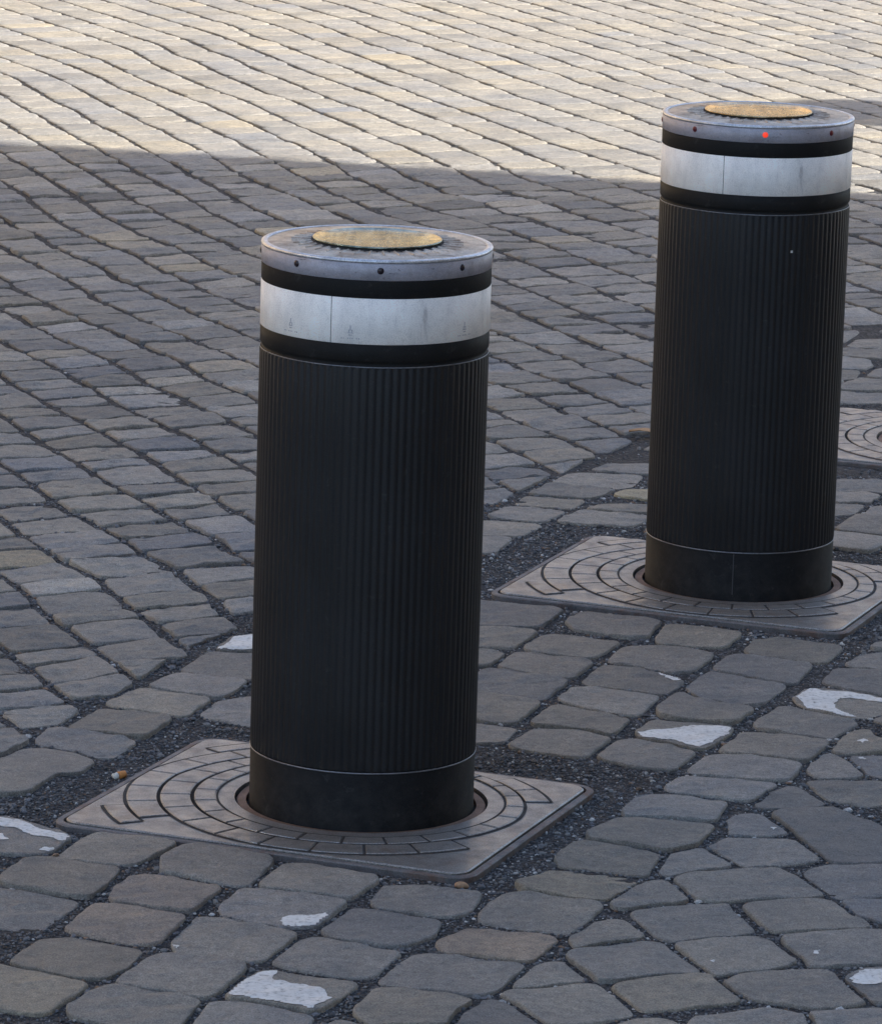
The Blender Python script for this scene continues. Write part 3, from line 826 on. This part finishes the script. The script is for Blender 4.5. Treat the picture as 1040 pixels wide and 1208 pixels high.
# ------------------------------------------------------------------ worn road marking
stones_o = [bpy.data.objects['paving_setts'], bpy.data.objects['paving_field']]
me = stones_o[0].data
bvh = BVHTree.FromPolygons([v.co.copy() for v in me.vertices], [tuple(p.vertices) for p in me.polygons])
me = stones_o[1].data
def roughen(p, k=3, amp=.0016):
    for _ in range(k):
        o = []
        for i in range(len(p)):
            a, b = p[i], p[(i + 1) % len(p)]
            d = b - a; L = np.hypot(*d); nn = np.array([-d[1], d[0]]) / max(L, 1e-6)
            o.append(a); o.append((a + b) / 2 + nn * rnd.gauss(0, min(amp, L * .12)))
        p = o
    return p
QV, QF = [], []
vd = {}; STEEP = set()
def qv(x, y):
    key = (round(x, 5), round(y, 5))
    if key not in vd:
        h = bvh.ray_cast(Vector((x, y, .2)), Vector((0, 0, -1)))
        z = h[0].z if h[0] is not None else -.01
        if h[0] is None or h[1].z < .80 or z < -.008: STEEP.add(len(QV))
        vd[key] = len(QV); QV.append((x, y, z + .0007))
    return vd[key]
for P in PAINT:
    W = roughen([np.array(bp(*q)) for q in P])
    A = np.array(W); g = .0032
    for i in range(int(A[:, 0].min() / g) - 1, int(A[:, 0].max() / g) + 2):
        for j in range(int(A[:, 1].min() / g) - 1, int(A[:, 1].max() / g) + 2):
            c = [q for q in W]
            for (a, nn) in (((i * g, 0), (1, 0)), (((i + 1) * g, 0), (-1, 0)), ((0, j * g), (0, 1)), ((0, (j + 1) * g), (0, -1))):
                c = clip_half(c, np.array(a, float), np.array(nn, float))
                if len(c) < 3: break
            if len(c) >= 3:
                ids = []
                for q in c:
                    k = qv(*q)
                    if k not in ids: ids.append(k)
                if len(ids) >= 3 and not any(q_ in STEEP for q_ in ids): QF.append(tuple(ids))
tag(mesh_obj('road_marking', QV, QF, M_PAINT), kind='structure')

# ------------------------------------------------------------------ cover plates
def rrect(x0, x1, y0, y1, r, n=8):
    o = []
    for (cx, cy, a0) in ((x1 - r, y1 - r, 0), (x0 + r, y1 - r, 90), (x0 + r, y0 + r, 180), (x1 - r, y0 + r, 270)):
        for i in range(n + 1):
            a = R(a0 + 90 * i / n); o.append((cx + r * math.cos(a), cy + r * math.sin(a)))
    return o
def slab(name, outer, inner, z0, z1, mat, parent, bev=.0015):
    """flat ring between two outlines with bevelled outer edge and vertical inner wall"""
    bm = bmesh.new()
    def loop(pts, z): return [bm.verts.new((x, y, z)) for (x, y) in pts]
    def shrink(pts, d):
        c = np.mean(np.array(pts), 0); out = []
        for (x, y) in pts:
            out.append((x - math.copysign(d, x - c[0]), y - math.copysign(d, y - c[1])))
        return out
    o_top = loop(shrink(outer, bev), z1); o_b = loop(outer, z1 - bev); o_bot = loop(outer, z0)
    i_top = loop(inner, z1); i_bot = loop(inner, z0)
    def wall(a, b):
        n = len(a)
        for i in range(n): bm.faces.new((a[i], a[(i + 1) % n], b[(i + 1) % n], b[i]))
    wall(o_b, o_top); wall(o_bot, o_b); wall(i_top, i_bot)
    es = []
    for lp in (o_top, i_top):
        for i in range(len(lp)):
            e = bm.edges.get((lp[i], lp[(i + 1) % len(lp)])); es.append(e)
    bmesh.ops.triangle_fill(bm, use_beauty=True, use_dissolve=False, edges=es)
    bmesh.ops.recalc_face_normals(bm, faces=bm.faces)
    me = bpy.data.meshes.new(name); bm.to_mesh(me); bm.free(); me.materials.append(mat)
    o = bpy.data.objects.new(name, me); COL.objects.link(o); o.parent = parent
    return o
def circ(r, n=96): return [(r * math.cos(2 * math.pi * i / n), r * math.sin(2 * math.pi * i / n)) for i in range(n)]
def make_plate():
    root = empty('cover_plate')
    slab('plate', rrect(RX0, RX1, RY0, RY1, .022), circ(.1545), -.02, 0, M_PLATE, root)
    slab('frame', rrect(RX0 - .0115, RX1 + .0115, RY0 - .0115, RY1 + .0115, .030),
         rrect(RX0 - .0032, RX1 + .0032, RY0 - .0032, RY1 + .0032, .024), -.04, -.0022, M_FRAME, root)
    slab('collar_ring', circ(.1515), circ(.1405), -.02, -.0030, M_RUST, root, .001)
    # groove lines
    GV, GF = [], []
    def strip(pts, w=.0031):
        n = len(pts); b0 = len(GV)
        for i in range(n):
            p = np.array(pts[i]); a = np.array(pts[max(0, i - 1)]); b = np.array(pts[min(n - 1, i + 1)])
            d = b - a; d /= np.hypot(*d); nn = np.array([-d[1], d[0]]) * w / 2
            jt = 1 + .25 * noise.noise((p[0] * 90, p[1] * 90, 3))
            GV.append((*(p + nn * jt), .0007)); GV.append((*(p - nn * jt), .0007))
        for i in range(n - 1): GF.append((b0 + 2 * i, b0 + 2 * i + 1, b0 + 2 * i + 3, b0 + 2 * i + 2))
    rr = [.1755, .2045, .2440, .2845, .3140]; NS = 24
    def warp(r, a):
        sn = math.sin(a); k = 1 - .125 * sn if sn > 0 else 1 - .03 * sn
        k = 1 + (k - 1) * min(1, max(0, (r - .1755) / .05))
        return max(RX0 + .0045, r * k * math.cos(a)), min(RY1 - .0045, r * k * math.sin(a))
    def ins(r, a, m=.0035):
        sn = math.sin(a); k = 1 - .125 * sn if sn > 0 else 1 - .03 * sn
        x, y = r * k * math.cos(a), r * k * math.sin(a)
        return RX0 - .007 < x < RX1 - m and RY0 + m < y < RY1 + .007
    arcs = set(); rads = set(); ZZ = [0]
    strip([(.1755 * math.cos(2 * math.pi * i / 120), .1755 * math.sin(2 * math.pi * i / 120)) for i in range(121)], .0026)
    for k in range(4):
        for s in range(NS):
            o_ = (0, .5, 0, .2)[k]; a0 = (s + o_) * 2 * math.pi / NS; a1 = (s + 1 + o_) * 2 * math.pi / NS
            if all(ins(r, a) for r in (rr[k], rr[k + 1]) for a in (a0, a1, (a0 + a1) / 2)):
                for q in (rr[k], rr[k + 1]):
                    if q == .1755: continue
                    strip([warp(q, a0 + (a1 - a0) * i / 8) for i in range(9)], .0042)
                for a in (a0, a1):
                    key = (k, round(a, 4))
                    if key in rads: continue
                    rads.add(key)
                    strip([warp(rr[k] + (rr[k + 1] - rr[k]) * f, a) for f in (0, .33, .66, 1)], .0026)
    # several strips share the same plane where they meet: lift each a hair
    TV, TF = [], []
    for k in range(4):
        for s in range(NS):
            o_ = (0, .5, 0, .2)[k]; a0 = (s + o_) * 2 * math.pi / NS; a1 = (s + 1 + o_) * 2 * math.pi / NS
            if not all(ins(r, a) for r in (rr[k], rr[k + 1]) for a in (a0, a1, (a0 + a1) / 2)): continue
            b = len(TV); m_ = 7
            for (d, z) in ((.0022, .0003), (.0026, .0011), (.0036, .0016)):
                r0, r1 = rr[k] + d, rr[k + 1] - d
                P = [(r0, a0 + (a1 - a0) * i / (m_ - 1)) for i in range(m_)] + [(r1, a1 - (a1 - a0) * i / (m_ - 1)) for i in range(m_)]
                for (r, a) in P:
                    e = d * .8 / r
                    a = min(max(a, a0 + e), a1 - e)
                    TV.append((*warp(r, a), z + (.0003 * noise.noise((r * 60, a * 14, 5)))))
            L_ = 2 * m_
            for q in range(2):
                for i in range(L_): TF.append((b + q * L_ + i, b + q * L_ + (i + 1) % L_, b + (q + 1) * L_ + (i + 1) % L_, b + (q + 1) * L_ + i))
            for i in range(m_ - 1): TF.append((b + 2 * L_ + i, b + 2 * L_ + i + 1, b + 2 * L_ + L_ - 2 - i, b + 2 * L_ + L_ - 1 - i))
    tl = mesh_obj('raised_pattern', TV, TF, M_PLATE, root, smooth=False)
    bm = bmesh.new(); bm.from_mesh(tl.data); bmesh.ops.recalc_face_normals(bm, faces=bm.faces); bm.to_mesh(tl.data); bm.free()
    g = mesh_obj('groove_lines', GV, GF, M_DIRT_SHADE, root, smooth=False)
    return root
plate = make_plate()
# separate overlapping groove strips by microscopic steps so that no two share a plane
me = bpy.data.objects['groove_lines'].data
for p in me.polygons:
    pass
step = {}
GROUP = 'cover plates in the paving'
plates = [plate, copy_tree(plate), copy_tree(plate)]
for o, (bx, by), lab in zip(plates, (B1, B2, B3), (
        'worn iron cover plate with ringed cobble pattern under the nearer bollard',
        'worn iron cover plate with ringed cobble pattern under the farther bollard',
        'ringed iron cover plate at the right edge with its bollard lowered flush')):
    o.location = (bx, by, 0); o.rotation_euler = (0, 0, ANG); tag(o, lab, 'cover plate', GROUP)

# ------------------------------------------------------------------ bollards
BR = .1375
def make_bollard():
    root = empty('automatic_bollard')
    lathe('base_sleeve', [(BR - .0008, -.12), (BR - .0008, .0660), (BR - .0015, .0672)], M_SLEEVE, root, 160)
    lathe('lower_seam', bevelled(BR + .0003, .0672, .0690, .0006), M_SEAM, root, 160)
    nf = 92
    def rib(a, r, z):
        if z < .0695 or z > .5585: return 0
        f = (math.cos(a * nf) * .5 + .5) ** .7
        return -.0014 * (1 - f)
    lathe('ribbed_body', [(BR - .0022, .0690), (BR - .0006, .0702), (BR - .0002, .0716)] +
          [(BR - .0002, .0716 + (.5565 - .0716) * i / 6) for i in range(1, 7)] + [(BR - .0006, .5580), (BR - .0012, .5590)], M_BLACK, root, nf * 8, rfun=rib)
    lathe('upper_seam', bevelled(BR - .0004, .5590, .5604, .0005), M_SEAM, root, 160)
    lathe('upper_collar', [(BR - .002, .5604), (BR - .0030, .5612), (BR - .0030, .5640), (BR - .0012, .5660), (BR - .0004, .5672), (BR - .0004, .5862), (BR - .0012, .5868)], M_BLACK2, root, 160)
    # reflective band: three sheets butted with hairline gaps
    vs, fs, tn = [], [], []
    seams = [R(-90 - 22), R(-90 + 100), R(-90 + 222), R(-90 - 22 + 360)]
    for q in range(3):
        a0, a1 = seams[q] + .003, seams[q + 1] - .003; n = 60
        c = [(.98, .93, .885, 1), (.95, .905, .87, 1), (1.0, .96, .91, 1)][q]
        prof = [(BR - .0010, .5868), (BR - .0001, .5876), (BR - .0001, .6408), (BR - .0010, .6415)]
        b0 = len(vs)
        for i in range(n + 1):
            a = a0 + (a1 - a0) * i / n
            for (r, z) in prof: vs.append((r * math.cos(a), r * math.sin(a), z)); tn.append(c)
        for i in range(n):
            for k in range(3): fs.append((b0 + i * 4 + k, b0 + (i + 1) * 4 + k, b0 + (i + 1) * 4 + k + 1, b0 + i * 4 + k + 1))
    band = mesh_obj('reflective_band', vs, fs, M_BAND, root, tint=tn)
    lathe('band_backing', [(BR - .0016, .5868), (BR - .0016, .6415)], M_BLACK2, band, 96)
    lathe('dark_band', bevelled(BR - .0002, .6415, .6626, .0012), M_BLACK2, root, 160)
    lathe('cap_ring', [(BR - .0010, .6626), (BR + .0002, .6634), (BR + .0004, .6825), (BR - .0006, .6832)], M_CAP, root, 160)
    lathe('cap_lip', [(BR - .0006, .6832), (BR + .0006, .6838), (BR + .0008, .6852), (BR + .0002, .6868), (BR - .0030, .6876), (BR - .0062, .6874), (BR - .0068, .6866)], M_LIP, root, 160)
    top = lathe('cap_top', [(BR - .0068, .6864), (BR - .0090, .6862), (BR - .0100, .6868), (.0950, .6879), (.0790, .6886), (.0755, .6884), (.0745, .6870), (.02, .6870)], M_CONE, root, 160)
    # radial ribs on the cap top
    vs, fs = [], []
    for i in range(36):
        a = 2 * math.pi * (i + .5) / 36; ca, sa = math.cos(a), math.sin(a)
        for (r, z, w_) in ((.0800, .6889, .0030), (.1030, .6877, .0012)):
            for (sx, dz) in ((-1, -.0006), (0, .0010), (1, -.0006)):
                vs.append((r * ca - sx * w_ * sa, r * sa + sx * w_ * ca, z + dz))
        b = i * 6
        fs += [(b, b + 3, b + 4, b + 1), (b + 1, b + 4, b + 5, b + 2), (b, b + 1, b + 2), (b + 5, b + 4, b + 3)]
    mesh_obj('radial_ribs', vs, fs, M_CONE, top, smooth=False)
    lathe('disc_shadow_ring', [(.0790, .6888), (.0758, .6892), (.0758, .6914)], M_DIRT_SHADE, top, 96)  # dark ring painting the shadow line under the raised disc
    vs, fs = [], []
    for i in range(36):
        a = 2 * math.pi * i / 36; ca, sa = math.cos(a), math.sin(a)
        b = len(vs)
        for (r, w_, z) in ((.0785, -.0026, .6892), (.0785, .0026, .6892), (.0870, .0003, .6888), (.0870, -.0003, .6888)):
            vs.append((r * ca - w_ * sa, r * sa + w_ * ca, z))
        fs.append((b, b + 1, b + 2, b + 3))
    mesh_obj('notch_shade_ring', vs, fs, M_DIRT_SHADE, top, smooth=False)  # dark triangles painting the shade in the tooth gaps
    lathe('centre_disc', [(.0740, .6906), (.0768, .6908), (.0772, .6914), (.0772, .6924), (.0764, .6930), (.0745, .6930), (.0728, .6925), (.03, .6924)], M_BRASS, root, 160, cap_top=True)
    for i in range(8):
        a = R(-90 + 2 + 45 * i)
        n = 14; vs = []; 
        for (rad_, out) in ((.0042, .0002), (.0036, .0010), (.0018, .0016)):
            for k in range(n):
                th = 2 * math.pi * k / n
                w_ = rad_ * math.cos(th); z = .6748 + rad_ * math.sin(th)
                aa = a + w_ / BR; r = BR + out
                vs.append((r * math.cos(aa), r * math.sin(aa), z))
        vs.append(((BR + .0021) * math.cos(a), (BR + .0021) * math.sin(a), .6748))
        fs = []
        for k in range(n):
            j = (k + 1) % n
            fs += [(k, j, n + j, n + k), (n + k, n + j, 2 * n + j, 2 * n + k), (2 * n + k, 2 * n + j, 3 * n)]
        mesh_obj('light', vs, fs, M_LED, root)
    return root
b1 = make_bollard()
b2 = copy_tree(b1); b3 = copy_tree(b1)
GB = 'automatic bollards'
b1.location = (*B1, 0); b1.rotation_euler = (0, 0, -math.atan2(B1[0], B1[1]))
b2.location = (*B2, 0); b2.rotation_euler = (0, 0, -math.atan2(B2[0], B2[1]) + R(2.6))
b3.location = (*B3, -.686); b3.rotation_euler = (0, 0, .3)
tag(b1, 'nearer black ribbed bollard with unlit dark lights under its grey cap', 'bollard', GB)
tag(b2, 'farther black ribbed bollard with a red light glowing in its cap', 'bollard', GB)
tag(b3, 'lowered bollard whose round cap sits flush in the cover at the right edge', 'bollard', GB)
M_BRASS1 = reflection_streaked('tarnished_olive_metal', (.10, .115, .085), (.30, .33, .275), .14)
for c in b1.children:
    if c.name.startswith('centre_disc'):
        me = c.data.copy(); me.materials.clear(); me.materials.append(M_BRASS1); c.data = me
lights2 = [c for c in b2.children if c.name.startswith('light')]
for c in lights2:
    me = c.data.copy(); me.materials.clear(); me.materials.append(M_LEDR); c.data = me
front = min(lights2, key=lambda c: sum(v.co.y for v in c.data.vertices))
front.data.materials.clear(); front.data.materials.append(M_LEDON); front['label'] = 'glowing red light'
# thin vertical weld line low on the farther bollard
def curved_patch(name, a0, a1, z0, z1, r, mat, parent, n=4):
    vs, fs = [], []
    for i in range(n + 1):
        a = a0 + (a1 - a0) * i / n
        vs += [(r * math.cos(a), r * math.sin(a), z0), (r * math.cos(a), r * math.sin(a), z1)]
    for i in range(n): fs.append((2 * i, 2 * i + 2, 2 * i + 3, 2 * i + 1))
    return mesh_obj(name, vs, fs, mat, parent)
M_WELD = plain('dull_weld', (.05, .05, .055), .5)
curved_patch('weld_line', R(-90 - 6), R(-90 - 5.5), .006, .066, BR - .0005, M_WELD, b2)
curved_patch('paint_fleck', R(-90 + 20.5), R(-90 + 22), .506, .5095, BR + .0004, plain('white_fleck', (.6, .58, .55), .7), b2)
# faint printed mark on the reflective sheets (a small outline over a line of tiny type)
def marks(band, angs, z0):
  for a in angs:
    vs, fs = [], []
    r = BR + .0002
    def quad(a, z, w_, h):
        b = len(vs); da = w_ / r / 2
        for (x, y) in ((-1, -1), (1, -1), (1, 1), (-1, 1)):
            aa = a + x * da; vs.append((r * math.cos(aa), r * math.sin(aa), z + y * h / 2))
        fs.append((b, b + 1, b + 2, b + 3))
    if 1:
        for i in range(9):
            if i in (2, 6): continue
            quad(a + (i - 4) * .0026 / r, z0, .0016, .0014)
        for (dx, z, w_, h) in ((0, .0125, .0016, .006), (-.0016, .0085, .0015, .004), (.0018, .0085, .0015, .004), (0, .0065, .0062, .0010), (0, .0040, .0046, .0012)):
            quad(a + dx / r, z0 + z, w_, h)
    mesh_obj('printed_mark', vs, fs, M_MARK, band, smooth=False)
band1 = [c for c in b1.children if c.name.startswith('reflective_band')][0]
marks(band1, (R(-90 - 46), R(-90 - 12), R(-90 + 50)), .5935)

# ------------------------------------------------------------------ litter
def cigarette_end():
    x, y = bp(139, 915, -.006)
    t = empty('cigarette_end', (x, y, -.0065), R(35))
    def tube(name, prof, mat):
        o = lathe(name, prof, mat, t, 14, True, True); o.rotation_euler = (0, R(83), 0); return o
    tube('filter', [(.0042, 0), (.0050, .0008), (.0048, .006), (.0044, .0105)], plain('orange_filter_paper', (.62, .25, .07), .7))
    tube('paper', [(.0046, -.0065), (.0042, -.003), (.0047, -.0005)], plain('white_cigarette_paper', (.72, .68, .6), .8))
    tag(t, 'orange and white cigarette end lying on gravel beside the nearer cover plate', 'cigarette end')
cigarette_end()
def pebble(px, py, r, mat, name, label, cat):
    x, y = bp(px, py, -.004)
    V = ICO * np.array([1.3, 1.0, .75]) * r * np.array([[nprng.uniform(.8, 1.2)] for _ in range(12)])
    o = mesh_obj(name, V.tolist(), ICF, mat)
    m = o.modifiers.new('s', 'SUBSURF'); m.levels = 1; m.render_levels = 2
    o.location = (x, y, -.006)
    tag(o, label, cat)
pebble(545, 1043, .0085, plain('tan_pebble', (.36, .22, .13), .8), 'pebble', 'tan pebble by the front corner of the nearer cover plate', 'pebble')
# curled dry leaf behind the farther bollard
x, y = bp(766, 514, 0)
vs, fs = [], []
for i in range(9):
    for j in range(4):
        a = i / 8; wd = .013 * math.sin(math.pi * min(1, a * .9 + .08)) * (1 + .2 * math.sin(i * 2.3))
        vs.append((-.035 + .07 * a, (j / 3 - .5) * 2 * wd, .004 + .006 * abs(j / 3 - .5) + .003 * math.sin(a * 5)))
for i in range(8):
    for j in range(3): fs.append((i * 4 + j, i * 4 + 4 + j, i * 4 + 5 + j, i * 4 + 1 + j))
lf = mesh_obj('dry_leaf', vs, fs, plain('dry_leaf_orange', (.38, .22, .10), .7)); lf.location = (x, y, .001)
m = lf.modifiers.new('t', 'SOLIDIFY'); m.thickness = .0006
tag(lf, 'small dry orange leaf on the setts just left of the farther bollard', 'leaf')

# ------------------------------------------------------------------ the square round about (outside the frame: it shades, lights and mirrors)
def wall_mat(name, c):
    m, t, b = new_mat(name); co = objco(t)
    t.links.new(mix(t, c, ramp(t, noise_n(t, co, .6, 5, .6), [(.3, .8), (.7, 1.12)]), 1.0), b.inputs['Base Color'])
    b.inputs['Roughness'].default_value = .9; return m
M_OCHRE = wall_mat('ochre_plaster', (.62, .42, .22)); M_CREAM = wall_mat('cream_plaster', (.62, .52, .38)); M_STONEW = wall_mat('travertine', (.5, .46, .40))
M_GLASS = plain('window_dark', (.03, .035, .04), .1); M_SHUT = plain('shutter_green', (.06, .09, .07), .6)
def boxm(name, x0, x1, y0, y1, z0, z1, mat, parent=None):
    v = [(x, y, z) for z in (z0, z1) for y in (y0, y1) for x in (x0, x1)]
    f = [(0, 2, 3, 1), (4, 5, 7, 6), (0, 1, 5, 4), (1, 3, 7, 5), (3, 2, 6, 7), (2, 0, 4, 6)]
    return mesh_obj(name, v, f, mat, parent, smooth=False)
def building(loc, rz, L, H, D, mat, label, cols, rows):
    t = empty('town_house', (*loc, 0), rz); tag(t, label, 'building')
    boxm('wall', -L / 2, L / 2, 0, D, -.1, H, mat, t)
    boxm('cornice', -L / 2 - .0, L / 2 + .0, -.35, -.003, H - .45, H, M_STONEW, t)
    boxm('plinth', -L / 2, L / 2, -.12, -.003, -.1, 1.0, M_STONEW, t)
    for i in range(cols):
        for j in range(rows):
            x = -L / 2 + L * (i + .5) / cols; z = 1.6 + j * (H - 2.2) / rows
            wd = boxm('window', x - .6, x + .6, -.06, -.004, z, z + 1.9, M_GLASS, t)
            for s in (-1, 1): boxm('shutter', x + s * .95 - .34, x + s * .95 + .34, -.1, -.004, z, z + 1.9, M_SHUT, wd)
            boxm('sill', x - .75, x + .75, -.22, -.065, z - .14, z - .003, M_STONEW, wd)
# shading building well to the right: the shadow of its corner is the shadow line
CX, CD = 6.2, 3.0
CY = 11.50 + (CX + CD) * SUN_TY / SUN_TX
building((CX, CY - 15.0), -math.pi / 2, 30, 17, CD, M_CREAM, 'cream plastered house right of the square that shades the near paving', 8, 5)
M_IRON = plain('dark_iron', (.03, .032, .034), .5)
LH = 2.9; LD = (LH + .2) / math.tan(SUN_EL)
lx, ly = 1.13 - SUN_TX * LD, 12.71 - SUN_TY * LD
lamp = empty('shadow_caster_post', (lx, ly, 0)); tag(lamp, 'added unseen post with one wide hat that casts the dark patch', 'shadow caster')  # unseen lamp form, added to cast the dark patch on the paving
lathe('pole', [(.16, -.1), (.16, .25), (.09, .4), (.07, 1.2), (.045, LH + .02)], M_IRON, lamp, 20)
lathe('caster_hat', [(.05, LH), (.22, LH + .04), (.26, LH + .12), (.23, LH + .30), (.12, LH + .40), (.01, LH + .46)], M_IRON, lamp, 40, True, True)
building((-6, 46), R(28), 50, 15, 12, M_OCHRE, 'ochre plastered house far across the square in full sun', 12, 4)
building((-11, 24), math.pi / 2, 44, 13, 10, M_OCHRE, 'ochre plastered house along the left side of the square', 10, 4)
